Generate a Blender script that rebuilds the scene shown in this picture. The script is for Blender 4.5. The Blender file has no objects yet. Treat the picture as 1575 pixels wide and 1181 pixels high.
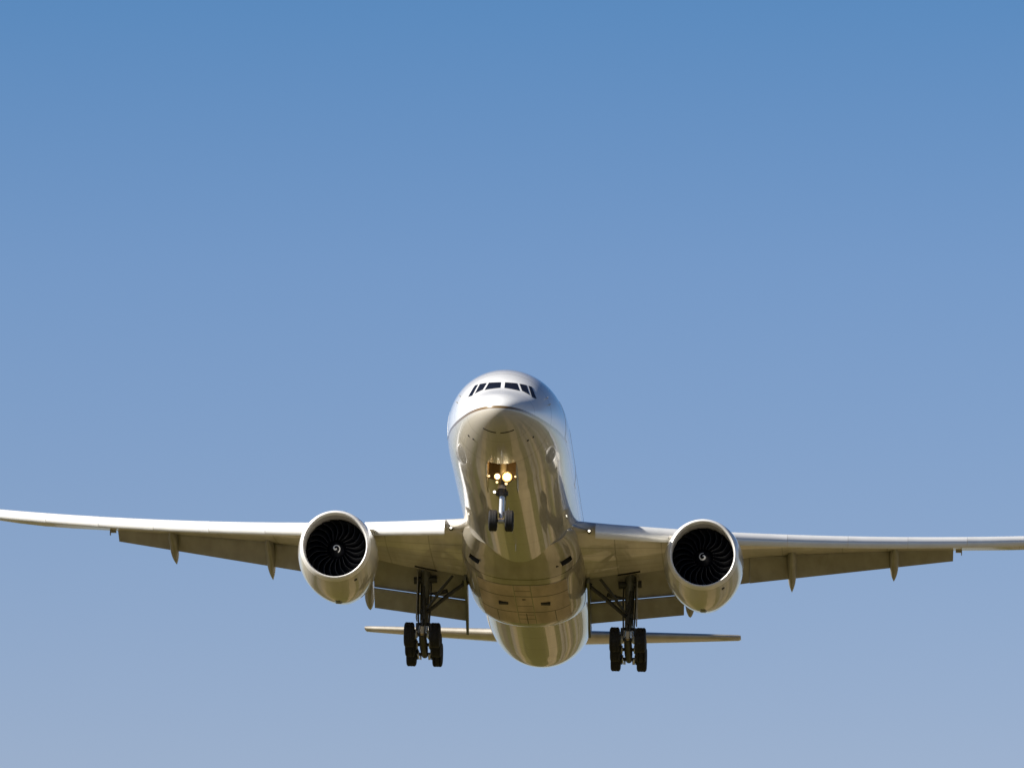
import bpy, bmesh, math, bisect, random
from mathutils import Vector, Matrix, Euler
R = math.radians
random.seed(7)
sc = bpy.context.scene
COL = sc.collection

# ---------------------------------------------------------------- camera
cam_d = bpy.data.cameras.new("camera"); cam = bpy.data.objects.new("camera", cam_d); COL.objects.link(cam)
cam.location = (0, 0, 1.7)
cam.rotation_euler = (R(90 + 10.77101), 0, 0)
cam_d.sensor_fit = 'HORIZONTAL'; cam_d.sensor_width = 36
cam_d.lens = 12248.98 / 1575 * 36
cam_d.clip_start = 1; cam_d.clip_end = 60000
sc.camera = cam
# ---------------------------------------------------------------- light
SUN_EL, SUN_AZ = 37.0, 251.0            # azimuth clockwise from +Y (the way the camera looks)
wd = bpy.data.worlds.new("World"); sc.world = wd; wd.use_nodes = True
nt = wd.node_tree; nt.nodes.clear()
out = nt.nodes.new('ShaderNodeOutputWorld'); bg = nt.nodes.new('ShaderNodeBackground')
sky = nt.nodes.new('ShaderNodeTexSky'); sky.sky_type = 'NISHITA'; sky.sun_disc = False
sky.sun_elevation = R(SUN_EL); sky.sun_rotation = R(SUN_AZ)
sky.altitude = 0; sky.air_density = 1.0; sky.dust_density = 0.3; sky.ozone_density = 3.0
# sky tint: blue deepens upward, then dimmed above the view to cut ambient light (a function of elevation only)
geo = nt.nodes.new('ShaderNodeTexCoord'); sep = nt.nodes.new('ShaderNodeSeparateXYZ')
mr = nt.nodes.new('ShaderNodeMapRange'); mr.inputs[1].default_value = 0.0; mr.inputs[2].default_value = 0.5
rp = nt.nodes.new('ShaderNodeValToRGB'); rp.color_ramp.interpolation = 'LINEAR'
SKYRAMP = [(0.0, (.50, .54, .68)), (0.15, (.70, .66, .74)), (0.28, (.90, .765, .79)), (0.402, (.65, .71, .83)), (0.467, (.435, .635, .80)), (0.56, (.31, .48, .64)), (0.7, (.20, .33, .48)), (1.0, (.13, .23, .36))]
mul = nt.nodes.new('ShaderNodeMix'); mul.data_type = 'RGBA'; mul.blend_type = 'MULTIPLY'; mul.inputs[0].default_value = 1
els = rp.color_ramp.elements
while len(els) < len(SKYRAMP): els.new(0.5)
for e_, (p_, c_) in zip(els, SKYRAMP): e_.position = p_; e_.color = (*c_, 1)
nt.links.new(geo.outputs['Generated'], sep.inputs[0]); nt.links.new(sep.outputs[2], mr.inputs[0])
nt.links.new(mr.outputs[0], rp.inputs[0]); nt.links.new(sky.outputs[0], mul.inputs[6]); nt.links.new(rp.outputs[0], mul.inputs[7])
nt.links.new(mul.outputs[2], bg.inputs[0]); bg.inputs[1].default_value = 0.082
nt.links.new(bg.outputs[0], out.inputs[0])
sd = bpy.data.lights.new("sun", 'SUN'); so = bpy.data.objects.new("sun", sd); COL.objects.link(so)
sd.energy = 5.0; sd.angle = R(0.53); sd.color = (1.0, 0.95, 0.87)
az = R(SUN_AZ); sv = Vector((math.sin(az) * math.cos(R(SUN_EL)), math.cos(az) * math.cos(R(SUN_EL)), math.sin(R(SUN_EL))))
so.rotation_euler = (-sv).to_track_quat('-Z', 'Y').to_euler(); so.location = sv * 300
sc.view_settings.view_transform = 'Standard'; sc.view_settings.look = 'None'
sc.view_settings.exposure = 0.72; sc.view_settings.gamma = 1

# ---------------------------------------------------------------- materials
MAT = {}
def mat(name, col, rough=0.4, metal=0.0, coat=0.0, vary=0.06, scale=1.5, emit=None, bump=0.0, bscale=0.6, streak=True, spec=0.5, stain=None):
    m = bpy.data.materials.new(name); m.use_nodes = True; t = m.node_tree; b = t.nodes['Principled BSDF']
    b.inputs['Roughness'].default_value = rough; b.inputs['Metallic'].default_value = metal
    b.inputs['Coat Weight'].default_value = coat; b.inputs['Coat Roughness'].default_value = 0.04
    b.inputs['Specular IOR Level'].default_value = spec
    tc = t.nodes.new('ShaderNodeTexCoord'); mp = t.nodes.new('ShaderNodeMapping')
    if streak: mp.inputs['Scale'].default_value = (1, 0.16, 1)
    n = t.nodes.new('ShaderNodeTexNoise'); n.inputs['Scale'].default_value = scale; n.inputs['Detail'].default_value = 5
    t.links.new(tc.outputs['Object'], mp.inputs[0]); t.links.new(mp.outputs[0], n.inputs['Vector'])
    r = t.nodes.new('ShaderNodeValToRGB'); e = r.color_ramp.elements
    e[0].position = 0.3; e[1].position = 0.7
    e[0].color = (*[c * (1 - vary) for c in (stain or col)], 1); e[1].color = (*[min(1, c * (1 + vary)) for c in col], 1)
    t.links.new(n.outputs['Fac'], r.inputs[0]); t.links.new(r.outputs[0], b.inputs['Base Color'])
    if bump:
        n2 = t.nodes.new('ShaderNodeTexNoise'); n2.inputs['Scale'].default_value = bscale; n2.inputs['Detail'].default_value = 2
        t.links.new(tc.outputs['Object'], n2.inputs['Vector'])
        bp = t.nodes.new('ShaderNodeBump'); bp.inputs['Strength'].default_value = 1; bp.inputs['Distance'].default_value = bump
        t.links.new(n2.outputs['Fac'], bp.inputs['Height']); t.links.new(bp.outputs[0], b.inputs['Normal'])
    if emit:
        b.inputs['Emission Color'].default_value = (*emit[0], 1); b.inputs['Emission Strength'].default_value = emit[1]
    MAT[name] = m
    return m

def livery():
    """gloss white above a thin bronze line, warm grey below"""
    m = mat('fuselage_paint', (0.8, 0.8, 0.79), 0.3, 0, 1.0, 0.02, 0.9, bump=0.006, bscale=0.35)
    t = m.node_tree; b = t.nodes['Principled BSDF']; N = t.nodes.new; L = t.links.new
    tc = N('ShaderNodeTexCoord'); s = N('ShaderNodeSeparateXYZ'); L(tc.outputs['Object'], s.inputs[0])
    mr = N('ShaderNodeMapRange'); mr.interpolation_type = 'SMOOTHSTEP'
    for i, v in ((1, 2.0), (2, 9.0), (3, -0.97), (4, -0.66)): mr.inputs[i].default_value = v
    L(s.outputs[1], mr.inputs[0])
    d = N('ShaderNodeMath'); d.operation = 'SUBTRACT'; L(s.outputs[2], d.inputs[0]); L(mr.outputs[0], d.inputs[1])
    r = N('ShaderNodeValToRGB'); r.color_ramp.interpolation = 'CONSTANT'; e = r.color_ramp.elements
    m2 = N('ShaderNodeMapRange'); m2.inputs[1].default_value = -1; m2.inputs[2].default_value = 1; L(d.outputs[0], m2.inputs[0]); L(m2.outputs[0], r.inputs[0])
    e[0].position = 0; e[0].color = (0.50, 0.465, 0.40, 1)
    e[1].position = 0.5; e[1].color = (0.19, 0.115, 0.035, 1)
    k = e.new(0.565); k.color = (0.87, 0.87, 0.86, 1)
    src = b.inputs['Base Color'].links[0].from_socket
    mx = N('ShaderNodeMix'); mx.data_type = 'RGBA'; mx.blend_type = 'MULTIPLY'; mx.inputs[0].default_value = 1
    g = N('ShaderNodeMapRange'); n = [x for x in t.nodes if x.type == 'TEX_NOISE'][0]
    for i, v in ((1, 0.3), (2, 0.75), (3, 0.9), (4, 1.0)): g.inputs[i].default_value = v
    L(n.outputs['Fac'], g.inputs[0])
    cc = N('ShaderNodeCombineColor'); [L(g.outputs[0], cc.inputs[i]) for i in range(3)]
    L(r.outputs[0], mx.inputs[6]); L(cc.outputs[0], mx.inputs[7])
    b.inputs['Coat IOR'].default_value = 1.55
    # circumferential skin joints
    acc = None
    for y in (1.9, 4.38, 8.2, 11.6, 14.6, 18.2, 22.0, 46.4, 49.6, 52.9, 56.2, 59.4):
        q = N('ShaderNodeMath'); q.operation = 'COMPARE'; L(s.outputs[1], q.inputs[0]); q.inputs[1].default_value = y; q.inputs[2].default_value = .05 if y > 3 else .02
        if acc is None: acc = q.outputs[0]
        else:
            w = N('ShaderNodeMath'); w.operation = 'MAXIMUM'; L(acc, w.inputs[0]); L(q.outputs[0], w.inputs[1]); acc = w.outputs[0]
    k2 = N('ShaderNodeMath'); k2.operation = 'MULTIPLY'; L(acc, k2.inputs[0]); k2.inputs[1].default_value = .38
    m3 = N('ShaderNodeMix'); m3.data_type = 'RGBA'; L(k2.outputs[0], m3.inputs[0]); L(mx.outputs[2], m3.inputs[6]); m3.inputs[7].default_value = (.12, .105, .08, 1)
    L(m3.outputs[2], b.inputs['Base Color'])
    return m
livery()
def seamed(name, col, seams, **kw):
    """paint with sealed panel joints; seams = list of (axis, position, half width, (axis2, lo, hi))"""
    m = mat(name, col, **kw)
    t = m.node_tree; b = t.nodes['Principled BSDF']; N = t.nodes.new; L = t.links.new
    tc = N('ShaderNodeTexCoord'); s = N('ShaderNodeSeparateXYZ'); L(tc.outputs['Object'], s.inputs[0])
    acc = None
    for ax, pos, hw, (ax2, lo, hi) in seams:
        def mth(op, a, c, k=None):
            q = N('ShaderNodeMath'); q.operation = op
            for i, v in enumerate((a, c) if k is None else (a, c, k)):
                if isinstance(v, (int, float)): q.inputs[i].default_value = v
                else: L(v, q.inputs[i])
            return q.outputs[0]
        on = mth('COMPARE', s.outputs[ax], pos, hw)
        rg = mth('COMPARE', s.outputs[ax2], (lo + hi) / 2, (hi - lo) / 2)
        v = mth('MULTIPLY', on, rg)
        acc = v if acc is None else mth('MAXIMUM', acc, v)
    mx = N('ShaderNodeMix'); mx.data_type = 'RGBA'; src = b.inputs['Base Color'].links[0].from_socket
    L(acc, mx.inputs[0]); L(src, mx.inputs[6]); mx.inputs[7].default_value = (0.10, 0.085, 0.06, 1); L(mx.outputs[2], b.inputs['Base Color'])
    return m
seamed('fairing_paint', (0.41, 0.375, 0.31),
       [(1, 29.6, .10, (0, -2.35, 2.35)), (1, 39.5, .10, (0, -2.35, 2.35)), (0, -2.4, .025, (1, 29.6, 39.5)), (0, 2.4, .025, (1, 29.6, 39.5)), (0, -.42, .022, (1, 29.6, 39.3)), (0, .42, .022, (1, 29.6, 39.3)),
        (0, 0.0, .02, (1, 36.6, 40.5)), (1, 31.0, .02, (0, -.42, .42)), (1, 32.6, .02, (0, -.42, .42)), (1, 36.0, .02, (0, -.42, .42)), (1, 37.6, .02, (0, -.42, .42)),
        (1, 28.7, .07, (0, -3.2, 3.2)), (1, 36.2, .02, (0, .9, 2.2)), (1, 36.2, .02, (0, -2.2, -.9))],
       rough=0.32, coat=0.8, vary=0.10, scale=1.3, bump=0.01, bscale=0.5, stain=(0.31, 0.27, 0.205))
def wing_material():
    m = mat('wing_paint', (0.68, 0.645, 0.59), 0.36, 0, 0.5, 0.10, 1.1, bump=0.006, bscale=0.5, stain=(0.58, 0.54, 0.47))
    t = m.node_tree; b = t.nodes['Principled BSDF']; N = t.nodes.new; L = t.links.new
    at = N('ShaderNodeAttribute'); at.attribute_name = 'chord'; tc = N('ShaderNodeTexCoord'); sp = N('ShaderNodeSeparateXYZ'); L(tc.outputs['Object'], sp.inputs[0])
    ab = N('ShaderNodeMath'); ab.operation = 'ABSOLUTE'; L(sp.outputs[0], ab.inputs[0])
    acc = None
    for src, pos, hw in [(at.outputs['Fac'], p, .005) for p in (.17, .30, .44, .58, .70)] + [(ab.outputs[0], p, .03) for p in (4.9, 7.3, 11.2, 13.6, 16.8, 19.2, 22.85, 26.4, 29.8)]:
        q = N('ShaderNodeMath'); q.operation = 'COMPARE'; L(src, q.inputs[0]); q.inputs[1].default_value = pos; q.inputs[2].default_value = hw
        if acc is None: acc = q.outputs[0]
        else:
            w = N('ShaderNodeMath'); w.operation = 'MAXIMUM'; L(acc, w.inputs[0]); L(q.outputs[0], w.inputs[1]); acc = w.outputs[0]
    k = N('ShaderNodeMath'); k.operation = 'MULTIPLY'; L(acc, k.inputs[0]); k.inputs[1].default_value = .45
    mx = N('ShaderNodeMix'); mx.data_type = 'RGBA'; src = b.inputs['Base Color'].links[0].from_socket
    L(k.outputs[0], mx.inputs[0]); L(src, mx.inputs[6]); mx.inputs[7].default_value = (.13, .12, .09, 1); L(mx.outputs[2], b.inputs['Base Color'])
wing_material()
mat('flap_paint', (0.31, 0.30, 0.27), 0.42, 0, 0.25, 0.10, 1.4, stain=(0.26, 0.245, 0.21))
mat('tail_paint', (0.42, 0.385, 0.32), 0.34, 0, 0.7, 0.08, 1.2, stain=(0.35, 0.31, 0.245))
mat('slat_metal', (0.82, 0.82, 0.81), 0.34, 0.1, 0.3, 0.04, 1.2)
mat('nacelle_paint', (0.64, 0.615, 0.56), 0.32, 0, 0.9, 0.05, 1.0, stain=(0.56, 0.53, 0.46))
mat('lip_metal', (0.9, 0.88, 0.85), 0.4, 0.3, 0, 0.03, 2.0)
mat('inlet_lining', (0.42, 0.40, 0.37), 0.5, 0, 0, 0.05, 3)
mat('fan_composite', (0.0022, 0.0026, 0.005), 0.5, 0, 0.03, 0.2, 6, spec=0.12)
mat('fan_backing', (0.004, 0.004, 0.006), 0.7)
mat('titanium_edge', (0.006, 0.007, 0.010), 0.4, 0.1)
mat('spiral_white', (0.85, 0.85, 0.84), 0.5)
mat('tyre_rubber', (0.011, 0.011, 0.012), 0.75, 0, 0, 0.25, 8)
mat('wheel_rim', (0.30, 0.30, 0.31), 0.4, 0.6, 0, 0.1, 6)
mat('gear_metal', (0.15, 0.155, 0.145), 0.42, 0.2, 0.2, 0.2, 4)
mat('gear_dark', (0.05, 0.051, 0.05), 0.5, 0.2, 0.0, 0.3, 4)
mat('gear_light', (0.6, 0.6, 0.58), 0.4, 0.2, 0.2, 0.15, 4)
mat('chrome', (0.72, 0.72, 0.72), 0.25, 0.45, 0, 0.02)
mat('gear_hose', (0.02, 0.02, 0.02), 0.6)
mat('brass_fitting', (0.55, 0.45, 0.30), 0.4, 0.4)
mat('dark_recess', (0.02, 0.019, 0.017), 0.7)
mat('bay_primer', (0.13, 0.10, 0.055), 0.55, 0, 0, 0.2, 5)
mat('glass_dark', (0.010, 0.011, 0.016), 0.06, 0, 0, 0.1, 2, spec=0.7)
mat('window_seal', (0.55, 0.55, 0.54), 0.4)
mat('exhaust_metal', (0.25, 0.22, 0.19), 0.35, 0.9)
mat('fin_paint', (0.10, 0.16, 0.33), 0.3, 0, 0.8, 0.05)
mat('lamp_bright', (1, 1, 1), 0.3, emit=((1.0, 0.82, 0.52), 40))
mat('lamp_reflector_glow', (.6, .5, .3), 0.3, emit=((1.0, 0.50, 0.12), 1.0))  # reflector ring made emissive, standing in for the orange halo
mat('lamp_warm', (1, 1, 1), 0.3, emit=((1.0, 0.66, 0.28), 1.6))
mat('lamp_root', (1, 1, 1), 0.3, emit=((1.0, 0.92, 0.72), 2.0))
mat('lamp_housing', (0.05, 0.05, 0.05), 0.4, 0.5)
mat('red_beacon', (0.35, 0.03, 0.02), 0.2)

# ---------------------------------------------------------------- mesh helpers
class MB:
    def __init__(s): s.v = []; s.f = []; s.mi = []
    def add(s, vs, fs, mi=0):
        o = len(s.v); s.v += [tuple(p) for p in vs]; s.f += [tuple(o + i for i in f) for f in fs]; s.mi += [mi] * len(fs); return s
    def loft(s, rings, cap0=True, cap1=True, mi=0, closed=True):
        n = len(rings[0]); vs = [p for r in rings for p in r]; fs = []
        for a in range(len(rings) - 1):
            for i in range(n if closed else n - 1):
                j = (i + 1) % n; fs.append((a * n + i, a * n + j, (a + 1) * n + j, (a + 1) * n + i))
        if cap0: fs.append(tuple(range(n)))
        if cap1: fs.append(tuple((len(rings) - 1) * n + i for i in range(n)))
        return s.add(vs, fs, mi)
    def box(s, c, d, mi=0, rot=None):
        c = Vector(c); m = rot or Matrix.Identity(3)
        vs = [c + m @ Vector((x * d[0] / 2, y * d[1] / 2, z * d[2] / 2)) for x in (-1, 1) for y in (-1, 1) for z in (-1, 1)]
        return s.add(vs, [(0, 1, 3, 2), (4, 6, 7, 5), (0, 4, 5, 1), (2, 3, 7, 6), (0, 2, 6, 4), (1, 5, 7, 3)], mi)
    def tube(s, a, b, r0, r1=None, n=16, mi=0):
        return s.path([a, b], [r0, r0 if r1 is None else r1], n, mi)
    def path(s, pts, rs, n=14, mi=0):
        pts = [Vector(p) for p in pts]; rings = []
        for i, p in enumerate(pts):
            d = (pts[min(i + 1, len(pts) - 1)] - pts[max(i - 1, 0)]).normalized()
            u = d.orthogonal().normalized() if i == 0 else (u - d * u.dot(d)).normalized()
            w = d.cross(u); rings.append([p + (u * math.cos(2 * math.pi * k / n) + w * math.sin(2 * math.pi * k / n)) * rs[i] for k in range(n)])
        return s.loft(rings, mi=mi)
    def lathe(s, o, axis, prof, n=48, mi=0, cap0=False, cap1=False):
        """prof = [(distance along axis, radius)]"""
        o = Vector(o); a = Vector(axis).normalized(); u = a.orthogonal().normalized(); w = a.cross(u)
        return s.loft([[o + a * t + (u * math.cos(2 * math.pi * k / n) + w * math.sin(2 * math.pi * k / n)) * r for k in range(n)] for t, r in prof], cap0, cap1, mi)
    def build(s, name, mats, parent=None, sharp=35, loc=None, origin=None):
        me = bpy.data.meshes.new(name)
        vs = s.v if origin is None else [tuple(Vector(p) - Vector(origin)) for p in s.v]
        me.from_pydata(vs, [], s.f)
        mats = mats if isinstance(mats, (list, tuple)) else [mats]
        for m in mats: me.materials.append(MAT[m])
        me.polygons.foreach_set('material_index', s.mi)
        bm = bmesh.new(); bm.from_mesh(me); bmesh.ops.remove_doubles(bm, verts=bm.verts, dist=1e-5)
        bmesh.ops.recalc_face_normals(bm, faces=bm.faces); bm.to_mesh(me); bm.free()
        me.shade_smooth(); me.set_sharp_from_angle(angle=R(sharp))
        o = bpy.data.objects.new(name, me); COL.objects.link(o)
        if parent: o.parent = parent
        if loc is not None: o.location = loc
        elif origin is not None: o.location = origin
        return o
def cut(o, boxes, mname):
    """carve openings (dark-lined) out of a part"""
    mb = MB()
    for b in boxes: mb.box(*b)
    c = mb.build('cutter', mname)
    md = o.modifiers.new('b', 'BOOLEAN'); md.operation = 'DIFFERENCE'; md.object = c; md.solver = 'EXACT'; md.material_mode = 'TRANSFER'
    c.parent = None; bpy.context.view_layer.update()
    par = o.parent; mw = o.matrix_local.copy(); o.parent = None; o.matrix_world = Matrix.Identity(4)
    bpy.context.view_layer.update()
    ev = o.evaluated_get(bpy.context.evaluated_depsgraph_get()); me = bpy.data.meshes.new_from_object(ev)
    o.modifiers.clear(); o.data = me; me.name = o.name; o.parent = par; o.matrix_local = mw
    me.set_sharp_from_angle(angle=R(35))
    bpy.data.objects.remove(c)

def pchip(xs, ys):
    n = len(xs); h = [xs[i + 1] - xs[i] for i in range(n - 1)]; d = [(ys[i + 1] - ys[i]) / h[i] for i in range(n - 1)]
    m = [0] * n
    for i in range(1, n - 1):
        if d[i - 1] * d[i] > 0:
            a = 2 * h[i] + h[i - 1]; b = h[i] + 2 * h[i - 1]; m[i] = (a + b) / (a / d[i - 1] + b / d[i])
    m[0] = d[0]; m[-1] = d[-1]
    def f(x):
        x = min(max(x, xs[0]), xs[-1]); i = min(max(bisect.bisect_right(xs, x) - 1, 0), n - 2); t = (x - xs[i]) / h[i]
        return (1 + 2 * t) * (1 - t) ** 2 * ys[i] + t * (1 - t) ** 2 * h[i] * m[i] + t * t * (3 - 2 * t) * ys[i + 1] + t * t * (t - 1) * h[i] * m[i + 1]
    return f
def lerp(a, b, t): return a + (b - a) * t
S = math.sqrt

# ---------------------------------------------------------------- the ground and the hills that the belly mirrors
def ground_material():
    m = bpy.data.materials.new('dry_field'); m.use_nodes = True; t = m.node_tree; b = t.nodes['Principled BSDF']; N = t.nodes.new; L = t.links.new
    b.inputs['Roughness'].default_value = 0.95; b.inputs['Specular IOR Level'].default_value = 0.1
    tc = N('ShaderNodeTexCoord')
    # invented strip fields, out of view, banded for the belly's reflected streaks, of grass, stubble, bare soil and gravel
    sx = N('ShaderNodeSeparateXYZ'); L(tc.outputs['Object'], sx.inputs[0])
    wn = N('ShaderNodeTexNoise'); wn.inputs['Scale'].default_value = 0.006; wn.inputs['Detail'].default_value = 3; L(tc.outputs['Object'], wn.inputs['Vector'])
    wv = N('ShaderNodeMath'); wv.operation = 'MULTIPLY_ADD'; L(wn.outputs['Fac'], wv.inputs[0]); wv.inputs[1].default_value = 26; L(sx.outputs[0], wv.inputs[2])
    of = N('ShaderNodeMath'); of.operation = 'MULTIPLY_ADD'; L(wv.outputs[0], of.inputs[0]); of.inputs[1].default_value = 1 / 380; of.inputs[2].default_value = (190 - 38 - 13) / 380
    pp = N('ShaderNodeMath'); pp.operation = 'PINGPONG'; pp.inputs[1].default_value = 1; L(of.outputs[0], pp.inputs[0])
    r = N('ShaderNodeValToRGB'); r.color_ramp.interpolation = 'CONSTANT'; e = r.color_ramp.elements
    OLV, TAN, BRN, GRV, DRY = (0.062, 0.055, 0.006), (0.24, 0.175, 0.085), (0.085, 0.062, 0.026), (0.165, 0.135, 0.088), (0.13, 0.105, 0.026)
    bands = [(-190, BRN), (-150, OLV), (-118, GRV), (-98, TAN), (-84, DRY), (-66, OLV), (-16, TAN), (8, OLV), (24, GRV), (36, BRN), (46, GRV), (54, DRY), (64, TAN), (84, BRN), (104, OLV), (130, DRY), (156, GRV)]
    while len(e) < len(bands): e.new(0.5)
    for k, (x, c) in enumerate(bands): e[k].position = (x + 190) / 380; e[k].color = (*c, 1)
    L(pp.outputs[0], r.inputs[0])
    n = N('ShaderNodeTexNoise'); n.inputs['Scale'].default_value = 0.05; n.inputs['Detail'].default_value = 8; L(tc.outputs['Object'], n.inputs['Vector'])
    g = N('ShaderNodeMapRange')
    for i, v in ((1, 0.3), (2, 0.7), (3, 0.6), (4, 1.25)): g.inputs[i].default_value = v
    L(n.outputs['Fac'], g.inputs[0])
    v = N('ShaderNodeVectorMath'); v.operation = 'SCALE'; L(r.outputs[0], v.inputs[0]); L(g.outputs[0], v.inputs['Scale'])
    L(v.outputs[0], b.inputs['Base Color'])
    MAT['dry_field'] = m
ground_material()
g = MB()
ys = [-9000, -2000, -400, 0, 150, 300, 450, 600, 900, 1500, 3000, 6000, 12000]
xs = [-9000, -3000, -900, -300, -100, 0, 100, 300, 900, 3000, 9000]
g.add([(x, y, 0) for y in ys for x in xs], [(j * len(xs) + i, j * len(xs) + i + 1, (j + 1) * len(xs) + i + 1, (j + 1) * len(xs) + i) for j in range(len(ys) - 1) for i in range(len(xs) - 1)])
go = g.build('ground', 'dry_field'); go['kind'] = 'structure'
mat('wooded_slope', (0.075, 0.08, 0.03), 0.95, vary=0.5, scale=0.02, streak=False, spec=0.1)
def ridge(pts, w, hmax):
    mb = MB(); rings = []
    for i, (x, y) in enumerate(pts):
        k = math.sin(math.pi * i / (len(pts) - 1)) ** 0.4
        a = pts[max(i - 1, 0)]; b = pts[min(i + 1, len(pts) - 1)]; d = Vector((b[0] - a[0], b[1] - a[1])).normalized(); nx, ny = -d.y, d.x
        rings.append([(x + nx * w * q, y + ny * w * q, -2 + hmax * k * max(0.01, math.cos(q * math.pi / 2)) * (0.75 + 0.25 * math.sin(i * 1.7 + q) + random.uniform(-.06, .06))) for q in (-1, -.75, -.5, -.25, 0, .25, .5, .75, 1)])
    mb.loft(rings, closed=False, cap0=False, cap1=False); return mb
hb = MB()  # unseen ridges, added as a dark treeline for the fuselage to reflect
for pts in ([(-1500 - 120 * math.sin(i * .4), -600 + i * 130) for i in range(36)], [(1400 + 100 * math.sin(i * .5), -600 + i * 130) for i in range(36)],
            [(-2200 + i * 130, 4600 + 150 * math.sin(i * .3)) for i in range(34)]):
    q = ridge(pts, 260, 62); hb.add(q.v, q.f)
ho = hb.build('unseen_hills', 'wooded_slope'); ho['kind'] = 'structure'

# ---------------------------------------------------------------- the airliner: x = right in the picture, y = aft, z = up, nose tip at y = 0
plane = bpy.data.objects.new('airliner', None); COL.objects.link(plane); plane.empty_display_size = 3
plane['label'] = 'white wide-body twin-engine airliner with grey belly flying overhead, wheels down and landing lights on'
plane['category'] = 'airplane'

YK = (0, .15, .5, 1, 2, 2.6, 3.3, 4, 5, 6.5, 8, 10, 12.5, 58, 64, 70, 73.1)
TOP = pchip([S(v) for v in YK], [-1.0, -.62, -.32, -.04, .38, .68, 1.22, 1.62, 2.06, 2.52, 2.82, 3.03, 3.1, 3.1, 2.95, 2.5, 1.75])
BOT = pchip([S(v) for v in (0, .15, .5, 1, 2, 3, 4, 5, 6.5, 8, 10, 51.5, 54.4, 56.4, 58.4, 61.2, 65, 68.7, 72.2, 73.1)], [-1.0, -1.36, -1.64, -1.9, -2.27, -2.53, -2.72, -2.87, -3.01, -3.08, -3.1, -3.1, -3.02, -2.77, -2.34, -1.66, -.75, .12, .95, 1.15])
HW = pchip([S(v) for v in (0, .15, .5, 1, 2, 3, 4, 5, 6.5, 8, 10, 12, 48, 52, 55, 58, 62, 66, 70, 73.1)], [0, .5, .9, 1.25, 1.72, 2.06, 2.32, 2.53, 2.77, 2.94, 3.06, 3.1, 3.1, 3.06, 2.95, 2.76, 2.4, 1.9, 1.15, .25])
ZC = pchip([S(v) for v in (0, 1, 3, 6, 10, 50, 56, 62, 68, 73.1)], [-1.0, -.9, -.55, -.2, 0, 0, .2, .75, 1.3, 1.5])
def fus(y, a, off=0.0):
    s = S(y); w, t, b, c = HW(s), TOP(s), BOT(s), ZC(s); q = math.sin(a)
    return Vector(((w + off) * math.cos(a), y, c + (t - c + off) * q if q > 0 else c + (c - b + off) * q))
def fus_at(x, z, off=0.0):
    """skin point of the nose seen from straight ahead at (x, z), moved outwards by off"""
    lo, hi = 0.0, 12.0
    def ins(y):
        s = S(y); w, t, b, c = HW(s), TOP(s), BOT(s), ZC(s)
        if w < 1e-4: return False
        h = (t - c) if z > c else (c - b)
        return (x / w) ** 2 + ((z - c) / h) ** 2 < 1
    for _ in range(40):
        m = (lo + hi) / 2
        if ins(m): hi = m
        else: lo = m
    return Vector((x, hi, z)), hi
def fus_n(x, z):
    e = .01
    p = fus_at(x, z)[0]; a = fus_at(x + e, z)[0] - p; b = fus_at(x, z + e)[0] - p
    n = a.cross(b).normalized()
    return n if n.y < 0 else -n
ysec = [0.0005, .01, .03, .06, .1, .15, .22, .3] + [.4 + .1 * i for i in range(36)] + [4.0 + .25 * i for i in range(25)] + [10.5 + i for i in range(37)] + [47.5 + .5 * i for i in range(51)] + [73.05]
NA = 144
mb = MB(); mb.loft([[fus(y, 2 * math.pi * k / NA) for k in range(NA)] for y in ysec])
fuselage = mb.build('fuselage', 'fuselage_paint', plane, sharp=50)
cut(fuselage, [((0, 5.75, -2.9), (1.42, 2.7, 1.9))], 'bay_primer')

# windscreen: three panes a side, each with a dark glass and a pale seal
W1 = [(.10, 1.045), (.70, 1.03), (.87, .52), (.10, .645)]
W2 = [(.81, 1.02), (1.15, 1.0), (1.35, .35), (.975, .555)]
W3 = [(1.25, .985), (1.405, .965), (1.69, .21), (1.475, .23)]
for sx in (-1, 1):
    for Wp in (W1, W2, W3):
        c = Vector((sum(p[0] for p in Wp) / 4, sum(p[1] for p in Wp) / 4))
        mb = MB(); n = 10
        gr = []
        for j in range(n + 1):
            for i in range(n + 1):
                u, v = i / n, j / n
                x = lerp(lerp(Wp[0][0], Wp[1][0], u), lerp(Wp[3][0], Wp[2][0], u), v); z = lerp(lerp(Wp[0][1], Wp[1][1], u), lerp(Wp[3][1], Wp[2][1], u), v)
                p, y = fus_at(sx * x, z); gr.append(p + fus_n(sx * x, z) * 0.018)
        mb.add(gr, [(j * (n + 1) + i, j * (n + 1) + i + 1, (j + 1) * (n + 1) + i + 1, (j + 1) * (n + 1) + i) for j in range(n) for i in range(n)])
        # turned-down rim so the pane has thickness
        ring = [i for i in range(n + 1)] + [(n + 1) * j + n for j in range(1, n + 1)] + [n * (n + 1) + i for i in range(n - 1, -1, -1)] + [(n + 1) * j for j in range(n - 1, 0, -1)]
        inn = []
        for k in ring:
            p = gr[k]; inn.append(p - fus_n(p.x, p.z) * 0.05)
        q = len(ring); mb.add([gr[k] for k in ring] + inn, [(k, (k + 1) % q, q + (k + 1) % q, q + k) for k in range(q)])
        mb.build('windscreen_pane', 'glass_dark', fuselage)
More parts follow.
